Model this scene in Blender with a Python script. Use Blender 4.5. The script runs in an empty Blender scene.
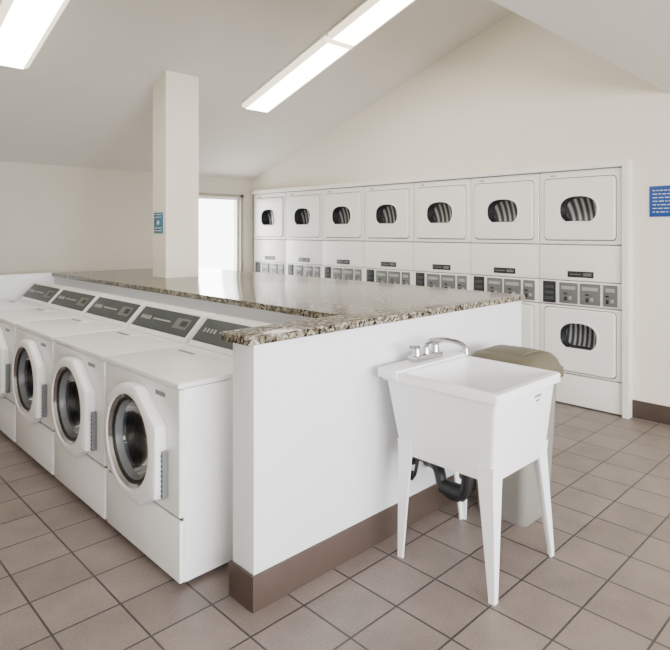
import bpy, bmesh, math
from mathutils import Vector, Matrix
S = bpy.context.scene
COL = S.collection

# ------------------------------------------------------------ materials
def newmat(name):
    m = bpy.data.materials.new(name); m.use_nodes = True
    nt = m.node_tree
    return m, nt, nt.nodes['Principled BSDF']

def pmat(name, col, rough=0.5, metal=0.0, coat=0.0, bump=0.0, bscale=60, var=0.0, vscale=3.0, emis=None, estr=0, spec=0.5):
    m, nt, b = newmat(name)
    b.inputs['Base Color'].default_value = (*col, 1)
    b.inputs['Roughness'].default_value = rough
    b.inputs['Metallic'].default_value = metal
    b.inputs['Coat Weight'].default_value = coat
    b.inputs['Specular IOR Level'].default_value = spec
    tc = nt.nodes.new('ShaderNodeTexCoord')
    if var > 0:
        n = nt.nodes.new('ShaderNodeTexNoise'); n.inputs['Scale'].default_value = vscale
        n.inputs['Detail'].default_value = 4
        nt.links.new(tc.outputs['Object'], n.inputs['Vector'])
        r = nt.nodes.new('ShaderNodeValToRGB')
        r.color_ramp.elements[0].position = 0.3; r.color_ramp.elements[1].position = 0.7
        r.color_ramp.elements[0].color = (*[c*(1-var) for c in col], 1)
        r.color_ramp.elements[1].color = (*[min(1, c*(1+var)) for c in col], 1)
        nt.links.new(n.outputs['Fac'], r.inputs['Fac'])
        nt.links.new(r.outputs['Color'], b.inputs['Base Color'])
    if bump > 0:
        n2 = nt.nodes.new('ShaderNodeTexNoise'); n2.inputs['Scale'].default_value = bscale
        nt.links.new(tc.outputs['Object'], n2.inputs['Vector'])
        bp = nt.nodes.new('ShaderNodeBump'); bp.inputs['Strength'].default_value = bump
        bp.inputs['Distance'].default_value = 0.01
        nt.links.new(n2.outputs['Fac'], bp.inputs['Height'])
        nt.links.new(bp.outputs['Normal'], b.inputs['Normal'])
    if emis:
        b.inputs['Emission Color'].default_value = (*emis, 1)
        b.inputs['Emission Strength'].default_value = estr
    return m

M = {}
M['wall'] = pmat('wall_paint_cream', (0.82, 0.765, 0.655), 0.8, bump=0.05, bscale=150, var=0.015)
M['wallb'] = pmat('wall_beige_shaded', (0.56, 0.52, 0.44), 0.8, bump=0.05, bscale=150, var=0.015)  # back wall's shade put into this darker beige
M['ceil'] = pmat('ceiling_paint', (0.72, 0.69, 0.63), 0.85, bump=0.05, bscale=120, var=0.01)
M['half'] = pmat('partition_paint', (0.81, 0.82, 0.85), 0.55, bump=0.03, bscale=120, var=0.012)
M['white'] = pmat('white_enamel', (0.89, 0.89, 0.90), 0.28, coat=0.3, var=0.008, vscale=2)
M['whited'] = pmat('dryer_enamel', (0.87, 0.85, 0.80), 0.35, coat=0.2, var=0.008, vscale=2)
M['plastic'] = pmat('white_plastic', (0.91, 0.91, 0.93), 0.4, var=0.008)
M['seam'] = pmat('seam_gray', (0.09, 0.09, 0.09), 0.7, var=0.05)
M['trimw'] = pmat('white_trim', (0.85, 0.82, 0.76), 0.5, var=0.01)
M['base'] = pmat('vinyl_base_brown', (0.072, 0.050, 0.040), 0.5, var=0.05, vscale=8, spec=0.3)
M['dark'] = pmat('dark_rubber', (0.012, 0.012, 0.014), 0.45, var=0.1)
M['panel'] = pmat('control_panel_gray', (0.055, 0.066, 0.066), 0.4, var=0.08, vscale=20, spec=0.25)
M['panel2'] = pmat('control_panel_light', (0.13, 0.135, 0.13), 0.4, var=0.05, vscale=20)
M['panel3'] = pmat('control_panel_display', (0.33, 0.34, 0.32), 0.4, var=0.05, vscale=20)
M['grayp'] = pmat('gray_plastic', (0.17, 0.18, 0.19), 0.4, var=0.05)
M['chrome'] = pmat('chrome', (0.50, 0.50, 0.52), 0.16, metal=1.0, var=0.01)
M['bin'] = pmat('bin_plastic', (0.25, 0.24, 0.215), 0.5, var=0.03)
M['lid'] = pmat('bin_lid_plastic', (0.115, 0.10, 0.068), 0.5, var=0.04, spec=0.3)
M['blue'] = pmat('sign_blue', (0.008, 0.06, 0.27), 0.4, var=0.03)
M['teal'] = pmat('sign_teal', (0.03, 0.15, 0.24), 0.4, var=0.5, vscale=25)
M['signw'] = pmat('sign_lettering', (0.7, 0.75, 0.85), 0.5, var=0.01)
M['dframe'] = pmat('door_frame_paint', (0.30, 0.27, 0.21), 0.5, var=0.02)
M['pipe'] = pmat('black_pipe', (0.014, 0.014, 0.015), 0.35, var=0.1)
M['fixture'] = pmat('fixture_housing', (0.8, 0.8, 0.78), 0.5, var=0.01)
M['concrete'] = pmat('outside_concrete', (0.6, 0.58, 0.54), 0.9, var=0.06)
M['glass_dark'] = pmat('door_glass_dark', (0.02, 0.022, 0.028), 0.12, var=0.4, vscale=6, spec=0.5)
M['drumring'] = pmat('washer_drum_steel', (0.22, 0.23, 0.25), 0.28, metal=0.9, var=0.2, vscale=12)
M['lens'] = pmat('fluorescent_lens', (0.9, 0.9, 0.85), 0.5, emis=(1.0, 0.95, 0.84), estr=18)
M['lens_side'] = pmat('fluorescent_lens_side', (0.9, 0.88, 0.8), 0.5, emis=(1.0, 0.86, 0.60), estr=2.0)

# drum metal with curved ribs
def drum():
    m, nt, b = newmat('drum_metal')
    tc = nt.nodes.new('ShaderNodeTexCoord')
    mp = nt.nodes.new('ShaderNodeMapping'); mp.inputs['Location'].default_value = (0, -0.70, -0.25)
    mp.inputs['Scale'].default_value = (0.0, 1, 0.3)
    nt.links.new(tc.outputs['Object'], mp.inputs['Vector'])
    w = nt.nodes.new('ShaderNodeTexWave'); w.wave_type = 'RINGS'; w.rings_direction = 'X'
    w.inputs['Scale'].default_value = 7.5; w.inputs['Distortion'].default_value = 0.8; w.inputs['Detail'].default_value = 1
    nt.links.new(mp.outputs[0], w.inputs['Vector'])
    r = nt.nodes.new('ShaderNodeValToRGB')
    r.color_ramp.elements[0].position = 0.30; r.color_ramp.elements[0].color = (0.045, 0.045, 0.047, 1)
    r.color_ramp.elements[1].position = 1.0; r.color_ramp.elements[1].color = (0.42, 0.43, 0.45, 1)
    nt.links.new(w.outputs['Fac'], r.inputs['Fac'])
    nt.links.new(r.outputs['Color'], b.inputs['Base Color'])
    b.inputs['Metallic'].default_value = 0.4; b.inputs['Roughness'].default_value = 0.3
    return m
M['drum'] = drum()

def glass():
    m, nt, b = newmat('window_glass')
    out = nt.nodes['Material Output']
    tr = nt.nodes.new('ShaderNodeBsdfTransparent'); gl = nt.nodes.new('ShaderNodeBsdfGlossy')
    gl.inputs['Roughness'].default_value = 0.02
    mx = nt.nodes.new('ShaderNodeMixShader'); mx.inputs[0].default_value = 0.07
    nt.links.new(tr.outputs[0], mx.inputs[1]); nt.links.new(gl.outputs[0], mx.inputs[2])
    nt.links.new(mx.outputs[0], out.inputs['Surface'])
    return m
M['glass'] = glass()

def granite():
    m, nt, b = newmat('granite_speckled')
    tc = nt.nodes.new('ShaderNodeTexCoord')
    v = nt.nodes.new('ShaderNodeTexVoronoi'); v.inputs['Scale'].default_value = 95
    n = nt.nodes.new('ShaderNodeTexNoise'); n.inputs['Scale'].default_value = 26; n.inputs['Detail'].default_value = 6
    for t in (v, n): nt.links.new(tc.outputs['Object'], t.inputs['Vector'])
    s = nt.nodes.new('ShaderNodeSeparateColor'); nt.links.new(v.outputs['Color'], s.inputs[0])
    r = nt.nodes.new('ShaderNodeValToRGB'); cr = r.color_ramp; cr.interpolation = 'CONSTANT'
    cols = [(0, (0.018, 0.016, 0.015)), (0.16, (0.11, 0.088, 0.062)), (0.32, (0.25, 0.215, 0.16)), (0.52, (0.36, 0.32, 0.25)),
            (0.72, (0.19, 0.18, 0.16)), (0.87, (0.50, 0.47, 0.40))]
    cr.elements[0].position = 0; cr.elements[0].color = (*cols[0][1], 1)
    cr.elements[1].position = cols[1][0]; cr.elements[1].color = (*cols[1][1], 1)
    for p, c in cols[2:]:
        e = cr.elements.new(p); e.color = (*c, 1)
    nt.links.new(s.outputs[0], r.inputs['Fac'])
    r2 = nt.nodes.new('ShaderNodeValToRGB')
    r2.color_ramp.elements[0].position = 0.38; r2.color_ramp.elements[0].color = (0.42, 0.39, 0.35, 1)
    r2.color_ramp.elements[1].position = 0.58; r2.color_ramp.elements[1].color = (1, 1, 1, 1)
    nt.links.new(n.outputs['Fac'], r2.inputs['Fac'])
    mx = nt.nodes.new('ShaderNodeMix'); mx.data_type = 'RGBA'; mx.blend_type = 'MULTIPLY'; mx.inputs[0].default_value = 1
    nt.links.new(r.outputs['Color'], mx.inputs[6]); nt.links.new(r2.outputs['Color'], mx.inputs[7])
    nt.links.new(mx.outputs[2], b.inputs['Base Color'])
    b.inputs['Roughness'].default_value = 0.14; b.inputs['Specular IOR Level'].default_value = 0.12
    return m
M['granite'] = granite()

TILE = 0.27
def tiles():
    m, nt, b = newmat('floor_tile')
    tc = nt.nodes.new('ShaderNodeTexCoord')
    mp = nt.nodes.new('ShaderNodeMapping')
    mp.inputs['Location'].default_value = (0.03, 0.07, 0)
    nt.links.new(tc.outputs['Object'], mp.inputs['Vector'])
    br = nt.nodes.new('ShaderNodeTexBrick')
    br.offset = 0; br.squash = 1
    br.inputs['Scale'].default_value = 1.0
    br.inputs['Brick Width'].default_value = TILE; br.inputs['Row Height'].default_value = TILE
    br.inputs['Mortar Size'].default_value = 0.0046; br.inputs['Mortar Smooth'].default_value = 0.1
    br.inputs['Color1'].default_value = (0.180, 0.143, 0.126, 1)
    br.inputs['Color2'].default_value = (0.215, 0.172, 0.152, 1)
    br.inputs['Mortar'].default_value = (0.040, 0.036, 0.035, 1)
    nt.links.new(mp.outputs[0], br.inputs['Vector'])
    n = nt.nodes.new('ShaderNodeTexNoise'); n.inputs['Scale'].default_value = 90; n.inputs['Detail'].default_value = 5
    n3 = nt.nodes.new('ShaderNodeTexNoise'); n3.inputs['Scale'].default_value = 5
    nt.links.new(tc.outputs['Object'], n.inputs['Vector']); nt.links.new(tc.outputs['Object'], n3.inputs['Vector'])
    ad = nt.nodes.new('ShaderNodeMath'); ad.operation = 'ADD'
    nt.links.new(n.outputs['Fac'], ad.inputs[0]); nt.links.new(n3.outputs['Fac'], ad.inputs[1])
    mr = nt.nodes.new('ShaderNodeMapRange'); mr.inputs[1].default_value = 0.6; mr.inputs[2].default_value = 1.4
    mr.inputs[3].default_value = 0.76; mr.inputs[4].default_value = 1.24
    nt.links.new(ad.outputs[0], mr.inputs[0])
    mx = nt.nodes.new('ShaderNodeMix'); mx.data_type = 'RGBA'; mx.blend_type = 'MULTIPLY'; mx.inputs[0].default_value = 1
    nt.links.new(br.outputs['Color'], mx.inputs[6]); nt.links.new(mr.outputs[0], mx.inputs[7])
    nt.links.new(mx.outputs[2], b.inputs['Base Color'])
    bp = nt.nodes.new('ShaderNodeBump'); bp.invert = True; bp.inputs['Strength'].default_value = 0.5; bp.inputs['Distance'].default_value = 0.004
    nt.links.new(br.outputs['Fac'], bp.inputs['Height']); nt.links.new(bp.outputs[0], b.inputs['Normal'])
    b.inputs['Roughness'].default_value = 0.4; b.inputs['Specular IOR Level'].default_value = 0.4
    return m
M['tile'] = tiles()

# ------------------------------------------------------------ mesh helpers
def finish(bm, name, mats, parent=None, angle=35):
    bmesh.ops.recalc_face_normals(bm, faces=bm.faces)
    for f in bm.faces: f.smooth = True
    for e in bm.edges:
        if len(e.link_faces) == 2:
            e.smooth = e.calc_face_angle(0) < math.radians(angle)
        else: e.smooth = False
    me = bpy.data.meshes.new(name); bm.to_mesh(me); bm.free()
    for m in (mats if isinstance(mats, (list, tuple)) else [mats]):
        me.materials.append(M[m] if isinstance(m, str) else m)
    ob = bpy.data.objects.new(name, me); COL.objects.link(ob)
    if parent: ob.parent = parent
    return ob

def addbox(bm, x0, x1, y0, y1, z0, z1, bev=0.0, mi=0, seg=2):
    r = bmesh.ops.create_cube(bm, size=1)
    vs = r['verts']
    for v in vs:
        v.co = Vector(((x0+x1)/2+v.co.x*(x1-x0), (y0+y1)/2+v.co.y*(y1-y0), (z0+z1)/2+v.co.z*(z1-z0)))
    fs = set(f for v in vs for f in v.link_faces)
    for f in fs: f.material_index = mi
    if bev > 0:
        es = list(set(e for v in vs for e in v.link_edges))
        bmesh.ops.bevel(bm, geom=es, offset=bev, segments=seg, profile=0.6, affect='EDGES', material=-1)

def box(name, x0, x1, y0, y1, z0, z1, mat, parent=None, bev=0.0):
    bm = bmesh.new(); addbox(bm, x0, x1, y0, y1, z0, z1, bev)
    return finish(bm, name, mat, parent)

def boxes(name, lst, mats, parent=None):
    bm = bmesh.new()
    for t in lst:
        b = t[6] if len(t) > 6 else 0; mi = t[7] if len(t) > 7 else 0
        addbox(bm, *t[:6], bev=b, mi=mi)
    return finish(bm, name, mats, parent)

def loft(bm, rings, mis=None, cap0=False, cap1=False, mic=0):
    rv = [[bm.verts.new(p) for p in r] for r in rings]
    n = len(rings[0])
    for i in range(len(rv)-1):
        for j in range(n):
            f = bm.faces.new((rv[i][j], rv[i][(j+1) % n], rv[i+1][(j+1) % n], rv[i+1][j]))
            if mis: f.material_index = mis[i]
    if cap0: bm.faces.new(rv[0][::-1]).material_index = mis[0] if mis else 0
    if cap1: bm.faces.new(rv[-1]).material_index = mis[-1] if mis else 0

def prism(name, pts, axis, a0, a1, mat, parent=None):
    bm = bmesh.new()
    def P(p, a):
        if axis == 'x': return (a, p[0], p[1])
        if axis == 'y': return (p[0], a, p[1])
        return (p[0], p[1], a)
    loft(bm, [[P(p, a0) for p in pts], [P(p, a1) for p in pts]], cap0=True, cap1=True)
    return finish(bm, name, mat, parent)

def rr(cx, cy, hx, hy, r, n=6):
    pts = []
    cs = [(cx+hx-r, cy+hy-r), (cx-hx+r, cy+hy-r), (cx-hx+r, cy-hy+r), (cx+hx-r, cy-hy+r)]
    for q in range(4):
        for j in range(n):
            a = (q + j/(n-1))*math.pi/2
            pts.append((cs[q][0]+r*math.cos(a), cs[q][1]+r*math.sin(a)))
    return pts

def cyl(bm, p0, p1, r0, r1=None, n=20, mi=0):
    r1 = r0 if r1 is None else r1
    p0 = Vector(p0); p1 = Vector(p1); d = (p1-p0).normalized()
    u = d.orthogonal().normalized(); w = d.cross(u)
    rg = [[p+(u*math.cos(2*math.pi*k/n)+w*math.sin(2*math.pi*k/n))*r for k in range(n)] for p, r in ((p0, r0), (p1, r1))]
    loft(bm, rg, mis=[mi], cap0=True, cap1=True)

def tube(bm, pts, r, n=14, mi=0):
    P = [Vector(p) for p in pts]
    sm = []
    for i in range(len(P)-1):
        a = P[max(i-1, 0)]; b = P[i]; c = P[i+1]; d = P[min(i+2, len(P)-1)]
        for k in range(6):
            t = k/6
            sm.append(0.5*((2*b)+(-a+c)*t+(2*a-5*b+4*c-d)*t*t+(-a+3*b-3*c+d)*t**3))
    sm.append(P[-1])
    rings = []; u = None
    for i, p in enumerate(sm):
        t = (sm[min(i+1, len(sm)-1)]-sm[max(i-1, 0)]).normalized()
        u = t.orthogonal().normalized() if u is None else (u-t*u.dot(t)).normalized()
        w = t.cross(u)
        rings.append([p+(u*math.cos(2*math.pi*k/n)+w*math.sin(2*math.pi*k/n))*r for k in range(n)])
    loft(bm, rings, mis=[mi]*(len(rings)-1), cap0=True, cap1=True)

def empty(name, loc=(0, 0, 0)):
    e = bpy.data.objects.new(name, None); e.location = loc; e.empty_display_size = 0.2
    COL.objects.link(e); return e

def copy_group(src, name, loc):
    e = empty(name, loc)
    for c in list(src.children):
        o = bpy.data.objects.new(c.name.split('.')[0], c.data); COL.objects.link(o)
        o.parent = e
    return e

# ------------------------------------------------------------ layout constants
WX = 5.17      # dryer wall plane
BY = 7.05      # back wall plane
DY0, DW, ND = 1.812, 0.736, 7
DY1 = DY0+DW*ND
XL, YS = -2.2, -3.2
def cz(y): return 4.585-0.3234*y
FY, FZ = 1.475, 2.65

# ------------------------------------------------------------ room shell
box('floor', XL-0.15, WX+1.0, YS-0.15, BY+0.15, -0.1, 0, 'tile')
prism('ceiling', [(FY, cz(FY)), (BY+0.15, cz(BY+0.15)), (BY+0.15, cz(BY+0.15)+0.15), (FY, cz(FY)+0.15)], 'x', XL-0.15, WX+1.0, 'ceil')
box('ceiling_low', XL-0.15, WX+0.15, YS-0.15, FY-0.0, FZ, FZ+0.1, 'ceil')
box('trim_ceiling_drop', XL-0.15, WX+0.15, FY-0.12, FY, FZ+0.1, cz(FY)+0.15, 'ceil')
bm = bmesh.new()
def pr(bm, pts, a0, a1):
    loft(bm, [[(a0, *p) for p in pts], [(a1, *p) for p in pts]], cap0=True, cap1=True)
TY0, TY1, TZ = DY0-0.055, DY1+0.02, 2.14
pr(bm, [(YS, 0), (TY0, 0), (TY0, FZ), (YS, FZ)], WX, WX+0.15)
pr(bm, [(TY0, TZ), (BY, TZ), (BY, cz(BY)), (FY, cz(FY)), (FY, FZ), (TY0, FZ)], WX, WX+0.15)
pr(bm, [(TY1, 0), (BY, 0), (BY, TZ), (TY1, TZ)], WX, WX+0.15)
finish(bm, 'wall_right', 'wall')
boxes('wall_dryer_closet', [(WX+0.9, WX+1.0, TY0-0.3, BY, 0, 2.6), (WX+0.15, WX+0.9, TY0-0.15, TY0-0.05, 0, 2.5),
                            (WX+0.15, WX+0.9, TY0-0.15, BY, 2.4, 2.5), (WX+0.15, WX+0.9, BY-0.02, BY, 0, 2.5)], 'wallb')
D0, D1, DZ = 4.20, 4.98, 2.08
bm = bmesh.new()
zt = cz(BY)
for q in ((XL, D0, 0, zt), (D0, D1, DZ, zt), (D1, WX+0.15, 0, zt)):
    addbox(bm, q[0], q[1], BY, BY+0.15, q[2], q[3])
finish(bm, 'wall_back', 'wallb')
prism('wall_left', [(YS, 0), (BY, 0), (BY, cz(BY)), (FY, cz(FY)), (FY, FZ), (YS, FZ)], 'x', XL-0.15, XL, 'wall')
W0, W1 = -1.4, 3.6
boxes('wall_front', [(XL, W0, YS-0.15, YS, 0, FZ), (W1, WX, YS-0.15, YS, 0, FZ), (W0, W1, YS-0.15, YS, 0, 0.8), (W0, W1, YS-0.15, YS, 2.35, FZ)], 'wall')
e = empty('fill_window')  # unseen window added behind the camera to let in fill light
boxes('frame', [(W0, W1, YS-0.1, YS-0.04, 0.8, 0.86), (W0, W1, YS-0.1, YS-0.04, 2.29, 2.35), (W0, W0+.06, YS-0.1, YS-0.04, 0.86, 2.29),
                (W1-.06, W1, YS-0.1, YS-0.04, 0.86, 2.29), (1.07, 1.13, YS-0.1, YS-0.04, 0.86, 2.29)], 'dframe', e)
box('pane', W0+.06, W1-.06, YS-0.075, YS-0.07, 0.86, 2.29, 'glass', e)

e = empty('door_1')
boxes('jamb', [(D0, D0+0.03, BY-0.01, BY+0.16, 0, DZ), (D1-0.05, D1, BY-0.01, BY+0.16, 0, DZ), (D0, D1, BY-0.01, BY+0.16, DZ-0.04, DZ)], 'dframe', e)
boxes('leaf', [(D0+0.03, D0+0.06, BY+0.05, BY+0.09, 0.02, DZ-0.04), (D1-0.08, D1-0.05, BY+0.05, BY+0.09, 0.02, DZ-0.04),
               (D0+0.06, D1-0.08, BY+0.05, BY+0.09, DZ-0.08, DZ-0.04), (D0+0.06, D1-0.08, BY+0.05, BY+0.09, 0.02, 0.25)], 'trimw', e)
box('pane', D0+0.06, D1-0.08, BY+0.065, BY+0.072, 0.25, DZ-0.08, 'glass', e)
box('ground_outside', -8, 16, BY+0.15, 20, -0.15, -0.05, 'concrete')
box('ground_outside_front', -12, 12, -18, YS-0.15, -0.15, -0.05, 'concrete')

BH = 0.146
box('baseboard_right', WX-0.012, WX, YS, TY0, 0, BH, 'base', bev=0.004)
boxes('baseboard_back', [(XL, D0, BY-0.012, BY, 0, BH)], 'base')
box('baseboard_left', XL, XL+0.012, YS, BY, 0, BH, 'base')

# ------------------------------------------------------------ partition + counter
PX0, PX1, PY0, PY1 = 1.42, 3.63, 1.936, 6.45
IX = 2.09
WT = 0.15; WZ = 1.086; CZ = 1.122
e = empty('partition_island')
boxes('half_walls', [(PX0, PX1, PY0, PY0+WT, 0, WZ, 0.003), (IX+0.02, IX+0.12, PY0+WT, PY1-0.12, 0, WZ), (PX1-0.12, PX1, PY0+WT, PY1-0.12, 0, WZ),
                     (PX0-0.02, PX1, PY1-0.12, PY1, 0, WZ+0.033, 0.003)], 'half', e)
boxes('baseboard_partition', [(PX0-0.014, PX1+0.012, PY0-0.014, PY0, 0, BH, 0.004), (PX0-0.014, PX0, PY0, PY0+WT+0.01, 0, BH, 0.003),
                              (PX1, PX1+0.012, PY0, PY1, 0, BH, 0.003)], 'base', e)
bm = bmesh.new()
ov = 0.018
L = [(PX0-ov-0.02, PY0-ov), (PX1+ov, PY0-ov), (PX1+ov, PY1-0.125), (IX, PY1-0.125), (IX, PY0+WT+0.03), (PX0-ov-0.02, PY0+WT+0.03)]
loft(bm, [[(*p, WZ) for p in L], [(*p, CZ) for p in L]], cap0=True, cap1=True)
bmesh.ops.bevel(bm, geom=list(bm.edges), offset=0.004, segments=2, affect='EDGES', profile=0.6)
finish(bm, 'counter_slab', 'granite', e)

# column
e = empty('column')
cx0, cy0 = 2.59, 4.87
cw, cd = 0.34, 0.25
prism('shaft', [(cy0, CZ), (cy0+cd, CZ), (cy0+cd, cz(cy0+cd)), (cy0, cz(cy0))], 'x', cx0, cx0+cw, 'wall', e)
e = empty('notice_sign')
box('plate', cx0-0.008, cx0, cy0+0.05, cy0+0.21, 1.53, 1.72, 'teal', e)
boxes('lettering', [(cx0-0.010, cx0-0.008, cy0+0.065, cy0+0.195, z, z+0.006) for z in (1.55, 1.575, 1.675, 1.70)] +
      [(cx0-0.010, cx0-0.008, cy0+0.11, cy0+0.15, 1.61, 1.645)], 'signw', e)

# ------------------------------------------------------------ washers
WW, WD, WH = 0.765, 0.70, 0.889
def build_washer(loc):
    e = empty('front_load_washer', loc)
    yc, zc = 0.40, 0.555
    # open-fronted cabinet shell
    bm = bmesh.new(); addbox(bm, 0.02, WD, 0.0, WW, 0.02, WH-0.026, 0.008)
    bm.normal_update()
    kill = [f for f in bm.faces if abs(f.calc_center_median().x-0.02) < 1e-4]
    bmesh.ops.delete(bm, geom=kill, context='FACES')
    finish(bm, 'cabinet', 'white', e)
    # lower kick panel + upper panel with round port
    bm = bmesh.new()
    addbox(bm, 0.0, 0.022, 0.003, WW-0.003, 0.022, 0.290, 0.006)
    z0, z1 = 0.301, WH-0.03
    def R(x, i, r): return [(x, p[0], p[1]) for p in rr(WW/2, (z0+z1)/2, WW/2-0.003-i, (z1-z0)/2-i, r, 12)]
    def C(x, rad):
        o = []
        for q in range(4):
            for j in range(12):
                a = (q+(j+0.5)/12)*math.pi/2
                o.append((x, yc+rad*math.cos(a), zc+rad*math.sin(a)))
        return o
    loft(bm, [R(0.022, 0, 0.01), R(0.005, 0, 0.01), R(0.0, 0.005, 0.009), C(0.0, 0.207), C(0.03, 0.205)], mis=[0, 0, 0, 0])
    finish(bm, 'front_panels', 'white', e)
    # drum seen through the port
    bm = bmesh.new()
    rg = [C(0.028, 0.204), C(0.05, 0.196), C(0.07, 0.190), C(0.08, 0.215), C(0.30, 0.215), C(0.36, 0.20), C(0.37, 0.10), C(0.375, 0.01)]
    loft(bm, rg, mis=[1, 1, 1, 0, 0, 0, 0], cap1=True)
    for k in range(3):
        a = k*2*math.pi/3+0.5
        p = Vector((0, math.cos(a), math.sin(a)))
        cyl(bm, Vector((0.09, yc, zc))+p*0.195, Vector((0.34, yc, zc))+p*0.195, 0.028, 0.022, n=12, mi=0)
    finish(bm, 'drum', ['drumring', 'dark'], e)
    boxes('panel_gap', [(0.012, 0.021, 0.006, WW-0.006, 0.286, 0.305)], 'seam', e)
    bm = bmesh.new(); addbox(bm, -0.008, WD, -0.002, WW+0.002, WH-0.024, WH, 0.008, seg=3)
    finish(bm, 'lid_top', 'white', e)
    boxes('feet', [(x, x+0.05, y, y+0.05, 0, 0.025) for x in (0.05, WD-0.1) for y in (0.04, WW-0.09)], 'dark', e)
    pts = [(0.47, WH), (0.485, WH+0.025), (0.60, WH+0.145), (0.62, WH+0.155), (WD, WH+0.155), (WD, WH)]
    bm = bmesh.new()
    loft(bm, [[(p[0], 0.012, p[1]) for p in pts], [(p[0], WW-0.012, p[1]) for p in pts]], cap0=True, cap1=True)
    bmesh.ops.bevel(bm, geom=list(bm.edges), offset=0.004, segments=2, affect='EDGES')
    finish(bm, 'console', 'white', e)
    a = Vector((0.485, 0, WH+0.025)); b = Vector((0.60, 0, WH+0.145)); d = (b-a); n = Vector((-d.z, 0, d.x)).normalized()
    def slab(y0, y1, t0, t1, h):
        q = [a+d*t0, a+d*t1, a+d*t1+n*h, a+d*t0+n*h]
        return [[(p.x, y0, p.z) for p in q], [(p.x, y1, p.z) for p in q]]
    bm = bmesh.new()
    loft(bm, slab(0.03, WW-0.03, 0.04, 0.97, 0.004), mis=[0], cap0=True, cap1=True)
    loft(bm, slab(0.08, 0.24, 0.30, 0.75, 0.006), mis=[1], cap0=True, cap1=True)
    loft(bm, slab(0.10, 0.17, 0.42, 0.65, 0.008), mis=[3], cap0=True, cap1=True)
    loft(bm, slab(0.30, 0.52, 0.48, 0.54, 0.006), mis=[2], cap0=True, cap1=True)
    for k in range(4):
        loft(bm, slab(0.56+k*0.035, 0.575+k*0.035, 0.42, 0.58, 0.008), mis=[2], cap0=True, cap1=True)
    finish(bm, 'control_panel', ['panel', 'panel2', 'panel3', 'dark'], e)
    boxes('dispenser', [(0.33, 0.41, WW-0.30, WW-0.12, WH, WH+0.004, 0.001, 0), (0.34, 0.362, WW-0.29, WW-0.13, WH+0.004, WH+0.006, 0, 1)], ['white', 'grayp'], e)
    boxes('badge', [(-0.002, 0, 0.13, 0.22, WH-0.085, WH-0.065)], 'grayp', e)
    N = 72
    planes = [((1, 0), 0.285), ((0.591, 0.806), 0.270), ((0.457, -0.889), 0.297), ((0, 1), 0.27), ((0, -1), 0.27)]
    def outl(th):
        u, v = math.cos(th), math.sin(th)
        r = 0.27 if u < 0 else 0.4
        for (nx, ny), c in planes:
            dd = nx*u+ny*v
            if dd > 0.05: r = min(r, c/dd)
        return r
    def ring(x, k=None, rad=None):
        o = []
        for i in range(N):
            th = 2*math.pi*i/N
            r = rad if rad else outl(th)*k
            o.append((x, yc-r*math.cos(th), zc+r*math.sin(th)))
        return o
    bm = bmesh.new()
    rings = [ring(-0.001, 0.985), ring(-0.012, 1.0), ring(-0.042, 1.0), ring(-0.054, 0.975), ring(-0.060, 0.93), ring(-0.060, rad=0.226), ring(-0.054, rad=0.218),
             ring(-0.046, rad=0.212), ring(-0.040, rad=0.202), ring(-0.030, rad=0.196), ring(-0.030, rad=0.186), ring(-0.004, rad=0.178), ring(0.02, rad=0.176)]
    loft(bm, rings, mis=[0, 0, 0, 0, 0, 0, 3, 3, 1, 1, 2, 2])
    finish(bm, 'door', ['white', 'dark', 'grayp', 'chrome'], e, angle=30)
    # bowl glass (concave into drum)
    bm = bmesh.new()
    loft(bm, [ring(-0.001, rad=0.179), ring(0.04, rad=0.165), ring(0.075, rad=0.135), ring(0.095, rad=0.08), ring(0.10, rad=0.006)], mis=[0]*4, cap1=True)
    finish(bm, 'door_glass', 'tint', e)
    L = [(-0.03, -0.001, yc-0.302, yc-0.287, zc-0.19, zc+0.02, 0.003, 0)]
    L += [(-0.032, -0.028, yc-0.300, yc-0.289, zc-0.18+k*0.022, zc-0.172+k*0.022, 0, 1) for k in range(9)]
    boxes('door_latch_strip', L, ['grayp', 'dark'], e)
    return e
def tint():
    m, nt, b = newmat('tinted_bowl_glass')
    out = nt.nodes['Material Output']
    tr = nt.nodes.new('ShaderNodeBsdfTransparent'); tr.inputs[0].default_value = (0.45, 0.47, 0.5, 1)
    gl = nt.nodes.new('ShaderNodeBsdfGlossy'); gl.inputs['Roughness'].default_value = 0.04
    fr = nt.nodes.new('ShaderNodeFresnel'); fr.inputs['IOR'].default_value = 1.4
    mx = nt.nodes.new('ShaderNodeMixShader')
    nt.links.new(fr.outputs[0], mx.inputs[0])
    nt.links.new(tr.outputs[0], mx.inputs[1]); nt.links.new(gl.outputs[0], mx.inputs[2])
    nt.links.new(mx.outputs[0], out.inputs['Surface'])
    return m
M['tint'] = tint()
PITCH = 0.785
w0 = build_washer((1.275, 2.272, 0))
for i in range(1, 5):
    copy_group(w0, 'front_load_washer', (1.275, 2.272+i*PITCH, 0))

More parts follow.
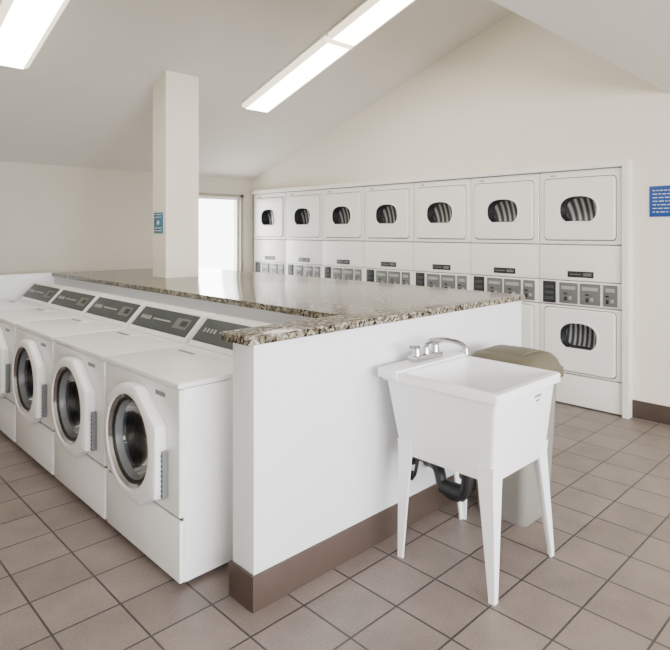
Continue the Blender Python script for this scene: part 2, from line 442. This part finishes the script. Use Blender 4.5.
# ------------------------------------------------------------ dryers
def build_dryer(loc):
    e = empty('stacked_dryer', loc)
    W = DW
    box('cabinet', 0.09, 0.75, 0.004, W-0.004, 0, 2.085, 'whited', e)
    def front(name, z0, z1, dz0, dz1, wz):
        bm = bmesh.new()
        yc = W/2; zc = (z0+z1)/2; g = 0.0035
        def R(x, hy, hz, r, cz_=zc):
            return [(x, p[0], p[1]) for p in rr(yc, cz_, hy, hz, r)]
        dzc = (dz0+dz1)/2; dh = (dz1-dz0)/2
        def H(x, k):
            o = []
            for q in range(4):
                for j in range(6):
                    a = (q+(j+0.5)/6)*math.pi/2
                    c, s = math.cos(a), math.sin(a)
                    ex = 0.8
                    yy = 0.158*k*math.copysign(abs(c)**ex, c); zq = 0.118*math.copysign(abs(s)**ex, s)
                    if s < 0: zq = max(zq, -0.098)
                    zq *= k
                    o.append((x, yc+yy, wz+zq))
            return o
        hy = W/2-g; hz = (z1-z0)/2-g
        rings = [R(0.09, hy, hz, 0.012), R(0.006, hy, hz, 0.012), R(0, hy-0.006, hz-0.006, 0.012),
                 R(0, 0.318, dh+0.006, 0.035, dzc), R(0.008, 0.316, dh+0.004, 0.035, dzc), R(0.008, 0.312, dh, 0.035, dzc), R(-0.014, 0.310, dh-0.002, 0.035, dzc), R(-0.020, 0.302, dh-0.010, 0.03, dzc),
                 H(-0.020, 1.16), H(-0.026, 1.10), H(-0.022, 1.02), H(-0.002, 0.99), H(0.075, 0.93), H(0.085, 0.5), H(0.086, 0.03)]
        loft(bm, rings, mis=[0, 0, 0, 1, 1, 0, 0, 0, 0, 0, 2, 2, 3, 3], cap1=True)
        finish(bm, name, ['whited', 'seam', 'dark', 'drum'], e, angle=30)
    front('upper_front', 1.43, 2.085, 1.47, 2.02, 1.735)
    front('lower_front', 0.28, 0.885, 0.305, 0.86, 0.618)
    boxes('panels', [(0, 0.09, 0.0035, W-0.0035, 1.112, 1.424, 0.005), (0.0, 0.09, 0.0035, W-0.0035, 0.012, 0.274, 0.005), (0.006, 0.09, 0.0035, W-0.0035, 0.892, 1.105, 0.004)], 'whited', e)
    L = [(-0.003, 0.006, 0.045, 0.16, 0.905, 1.09, 0.002, 0), (-0.003, 0.006, 0.185, 0.36, 0.905, 1.09, 0.002, 0), (-0.003, 0.006, 0.38, 0.545, 0.905, 1.09, 0.002, 0),
         (0.0, 0.006, 0.58, 0.70, 0.90, 1.095, 0.001, 1)]
    for y0, y1 in ((0.045, 0.16), (0.185, 0.36), (0.38, 0.545)):
        m = (y0+y1)/2
        L += [(-0.006, -0.003, y0+0.02, y1-0.02, 1.03, 1.06, 0, 2), (-0.006, -0.003, m-0.03, m-0.005, 0.94, 0.97, 0, 2), (-0.006, -0.003, m+0.01, m+0.04, 0.985, 1.0, 0, 1),
              (-0.006, -0.003, m+0.012, m+0.035, 0.93, 0.965, 0, 1)]
    for k in range(3):
        L.append((-0.003, 0.0, 0.60, 0.68, 0.93+k*0.05, 0.955+k*0.05, 0, 3))
    boxes('controls', L, ['panel2', 'dark', 'panel3', 'panel'], e)
    boxes('nameplate', [(-0.003, 0, 0.24, 0.47, 1.14, 1.195, 0.001, 0), (-0.004, -0.003, 0.26, 0.33, 1.155, 1.18, 0, 1), (-0.004, -0.003, 0.35, 0.45, 1.163, 1.171, 0, 1)], ['dark', 'panel2'], e)
    boxes('badge', [(-0.002, 0, 0.58, 0.63, 2.04, 2.055, 0, 0)] , ['panel3'], e)
    return e
DX = 5.11
d0 = build_dryer((DX, DY0, 0))
for i in range(1, ND):
    copy_group(d0, 'stacked_dryer', (DX, DY0+i*DW, 0))
boxes('trim_1', [(DX-0.03, WX+0.15, TY0, DY0-0.002, 0, TZ, 0.003), (DX-0.03, WX+0.15, DY0-0.002, TY1, 2.09, TZ, 0.003)], 'trimw')

# wall sign right
e = empty('instruction_sign')
box('plate', WX-0.008, WX, 1.32, 1.625, 1.665, 1.915, 'blue', e, bev=0.001)
import random
random.seed(4)
L = []
for k in range(7):
    z = 1.875-k*0.029
    y = 1.60
    while y > 1.36:
        w = random.uniform(0.012, 0.04)
        if y-w < 1.34: break
        L.append((WX-0.010, WX-0.008, y-w, y, z, z+0.006)); y -= w+0.01
boxes('lettering', L, 'signw', e)

# ------------------------------------------------------------ light fixtures
def fixture(x0, x1, y0, y1, flat=False, n=''):
    e = empty('fluorescent_ceiling_light')
    zf = (lambda y: FZ) if flat else cz
    def P(x, y, h): return (x, y, zf(y)-h)
    bm = bmesh.new()
    def rect(i, h, j=None):
        j = i if j is None else j
        return [P(x0+i, y0+j, h), P(x1-i, y0+j, h), P(x1-i, y1-j, h), P(x0+i, y1-j, h)]
    loft(bm, [rect(0, 0.0), rect(0, 0.02)], mis=[0], cap0=True, cap1=True)
    finish(bm, 'housing', 'fixture', e)
    bm = bmesh.new()
    loft(bm, [rect(0.012, 0.0201, 0.006), rect(0.012, 0.045, 0.006), rect(0.055, 0.066, 0.015), rect(0.09, 0.070, 0.03)], mis=[1, 1, 0], cap1=True)
    finish(bm, 'lens', ['lens', 'lens_side'], e)
for xa in (1.14, 3.61):
    fixture(xa, xa+0.39, 3.85, 5.15)
    fixture(xa, xa+0.39, 2.52, 3.82)
for xa in (-1.0, 1.4, 3.8):  # unseen fixtures added on the low ceiling behind the camera as fill
    fixture(xa, xa+0.39, -2.4, -1.1, True)

# ------------------------------------------------------------ utility sink
e = empty('utility_sink')
bm = bmesh.new()
def RZ(x0, x1, y0, y1, r, z): return [(p[0], p[1], z) for p in rr((x0+x1)/2, (y0+y1)/2, (x1-x0)/2, (y1-y0)/2, r)]
sx0, sx1, sy0, sy1 = 2.115, 2.690, 1.228, 1.86
rings = [RZ(sx0+.09, sx1-.09, sy0+.10, sy1-.11, 0.02, 0.487), RZ(sx0+.055, sx1-.055, sy0+.06, sy1-.08, 0.022, 0.49), RZ(sx0+.048, sx1-.048, sy0+.054, sy1-.075, 0.022, 0.51),
         RZ(sx0+.022, sx1-.022, sy0+.022, sy1-.012, 0.022, 0.835), RZ(sx0+.004, sx1-.004, sy0+.004, sy1-.003, 0.022, 0.838), RZ(sx0, sx1, sy0, sy1, 0.022, 0.842),
         RZ(sx0, sx1, sy0, sy1, 0.022, 0.876), RZ(sx0+.005, sx1-.005, sy0+.005, sy1-.005, 0.02, 0.882),
         RZ(sx0+.032, sx1-.032, sy0+.032, sy1-.12, 0.025, 0.882), RZ(sx0+.038, sx1-.038, sy0+.038, sy1-.125, 0.025, 0.876), RZ(sx0+.085, sx1-.085, sy0+.095, sy1-.16, 0.04, 0.56), RZ(sx0+.11, sx1-.11, sy0+.12, sy1-.19, 0.04, 0.54)]
loft(bm, rings, mis=[0]*11, cap0=True, cap1=True)
finish(bm, 'tub', 'plastic', e, angle=40)
bm = bmesh.new()
addbox(bm, sx0-0.008, sx1+0.008, 1.755, 1.875, 0.848, 0.894, 0.008, seg=3)
finish(bm, 'faucet_deck', 'plastic', e)
yf = sy0+0.022
boxes('label', [(2.47, 2.53, yf+.001, yf+.0055, 0.80, 0.81), (2.485, 2.515, yf+.003, yf+0.007, 0.78, 0.787)], 'grayp', e)
def leg(bm, tx, ty, fx, fy, sx, sy):
    def Lr(x, y, z, w, t):
        return [(x, y, z), (x+sx*w, y, z), (x+sx*w, y+sy*t, z), (x+sx*t, y+sy*t, z), (x+sx*t, y+sy*w, z), (x, y+sy*w, z)]
    loft(bm, [Lr(fx, fy, 0.0, 0.028, 0.012), Lr(fx, fy, 0.03, 0.030, 0.012), Lr(tx, ty, 0.51, 0.075, 0.012), Lr(tx-sx*0.004, ty-sy*0.004, 0.56, 0.08, 0.012)], cap0=True, cap1=True)
bm = bmesh.new()
lx0, lx1, ly0, ly1 = sx0+.046, sx1-.046, sy0+.052, sy1-.073
leg(bm, lx0, ly0, lx0-.010, ly0-.012, 1, 1)
leg(bm, lx1, ly0, lx1+.050, ly0-.012, -1, 1)
leg(bm, lx0, ly1, lx0-.010, ly1-.002, 1, -1)
leg(bm, lx1, ly1, lx1+.050, ly1-.002, -1, -1)
finish(bm, 'legs', 'plastic', e, angle=20)
bm = bmesh.new()
fx, fy, fz = 2.42, 1.82, 0.894
addbox(bm, fx-0.11, fx+0.11, fy-0.03, fy+0.03, fz, fz+0.03, 0.008)
for s in (-1, 1):
    cyl(bm, (fx+s*0.078, fy, fz+0.02), (fx+s*0.078, fy, fz+0.065), 0.025, 0.019)
    cyl(bm, (fx+s*0.078, fy, fz+0.065), (fx+s*0.078, fy, fz+0.078), 0.022, 0.013)
    tube(bm, [(fx+s*0.06, fy, fz+0.070), (fx+s*0.11, fy-0.01, fz+0.076), (fx+s*0.15, fy-0.02, fz+0.084)], 0.009)
cyl(bm, (fx, fy, fz+0.02), (fx, fy, fz+0.06), 0.024, 0.018)
tube(bm, [(fx, fy, fz+0.04), (fx, fy-0.01, fz+0.085), (fx+0.01, fy-0.08, fz+0.11), (fx+0.03, fy-0.16, fz+0.105), (fx+0.04, fy-0.205, fz+0.085), (fx+0.04, fy-0.215, fz+0.05)], 0.013)
finish(bm, 'faucet', 'chrome', e)
bm = bmesh.new()
cyl(bm, (2.40, 1.56, 0.50), (2.40, 1.56, 0.46), 0.045)
tube(bm, [(2.40, 1.56, 0.48), (2.40, 1.56, 0.36), (2.40, 1.58, 0.29), (2.40, 1.64, 0.26), (2.40, 1.70, 0.29), (2.41, 1.73, 0.35), (2.43, 1.77, 0.37), (2.46, 1.84, 0.37), (2.46, 1.93, 0.37)], 0.029)
cyl(bm, (2.40, 1.56, 0.37), (2.40, 1.56, 0.41), 0.040)
cyl(bm, (2.40, 1.58, 0.285), (2.40, 1.70, 0.285), 0.038)
cyl(bm, (2.46, 1.80, 0.37), (2.46, 1.84, 0.37), 0.040)
cyl(bm, (2.46, 1.925, 0.37), (2.46, 1.935, 0.37), 0.06)
tube(bm, [(2.36, 1.93, 0.30), (2.36, 1.87, 0.29), (2.35, 1.83, 0.34), (2.36, 1.82, 0.5), (2.36, 1.83, 0.86)], 0.009)
tube(bm, [(2.56, 1.93, 0.30), (2.56, 1.87, 0.28), (2.54, 1.83, 0.34), (2.50, 1.82, 0.5), (2.49, 1.83, 0.86)], 0.009)
cyl(bm, (2.36, 1.92, 0.30), (2.36, 1.86, 0.30), 0.024); cyl(bm, (2.56, 1.92, 0.30), (2.56, 1.86, 0.30), 0.024)
finish(bm, 'drain_trap', 'pipe', e)

# ------------------------------------------------------------ trash bin
e = empty('swing_lid_trash_bin')
bx, by = 2.97, 1.635
bm = bmesh.new()
K = 0.88
def BR(h, r, z, dx=0): return [(p[0], p[1], z) for p in rr(bx, by, h*K+dx, h*K, r)]
loft(bm, [BR(0.165, 0.04, 0.0), BR(0.172, 0.045, 0.015), BR(0.210, 0.055, 0.72), BR(0.217, 0.055, 0.725), BR(0.217, 0.055, 0.76), BR(0.205, 0.05, 0.76)], cap0=True, cap1=True)
finish(bm, 'body', 'bin', e)
bm = bmesh.new()
loft(bm, [BR(0.233, 0.06, 0.745), BR(0.242, 0.06, 0.75), BR(0.242, 0.065, 0.80), BR(0.232, 0.07, 0.81), BR(0.222, 0.08, 0.845), BR(0.20, 0.09, 0.872), BR(0.15, 0.09, 0.885)], cap0=True, cap1=True)
finish(bm, 'lid', 'lid', e)
bm = bmesh.new()
pts = []
for k in range(13):
    a = math.pi*k/12
    pts.append((bx-0.14*math.cos(a), 0.868+0.03*math.sin(a)))
pts2 = [(p[0]*1.0, p[1]-0.02) for p in pts][::-1]
loft(bm, [[(p[0], by-0.11, p[1]) for p in pts+pts2], [(p[0], by+0.11, p[1]) for p in pts+pts2]], cap0=True, cap1=True)
finish(bm, 'swing_flap', 'lid', e)

# ------------------------------------------------------------ lights / world
def area(name, loc, rot, sx, sy, power, col=(1, 1, 1)):
    l = bpy.data.lights.new(name, 'AREA'); l.shape = 'RECTANGLE'; l.size = sx; l.size_y = sy; l.energy = power; l.color = col
    o = bpy.data.objects.new(name, l); o.location = loc; o.rotation_euler = rot; COL.objects.link(o); return o
area('fill_light_front', (1.1, YS-0.3, 1.58), (math.radians(90), 0, 0), 4.8, 1.4, 540, (0.93, 0.96, 1.0))  # added fill lamp outside the unseen window, brightens the partition front
area('daylight_door', (4.6, BY+0.5, 1.2), (math.radians(-90), 0, 0), 0.7, 1.7, 60, (0.97, 0.98, 1.0))
w = bpy.data.worlds.new('sky_world'); S.world = w; w.use_nodes = True
bg = w.node_tree.nodes['Background']; bg.inputs[0].default_value = (0.97, 0.98, 1.0, 1); bg.inputs[1].default_value = 10.0

cam = bpy.data.cameras.new('camera'); co = bpy.data.objects.new('camera', cam); COL.objects.link(co)
co.location = (0, 0, 1.55); co.rotation_euler = (math.radians(90), 0, math.radians(-44.19))
cam.sensor_width = 36; cam.lens = 583/670*36; cam.shift_y = -94/670; cam.clip_start = 0.05
S.camera = co
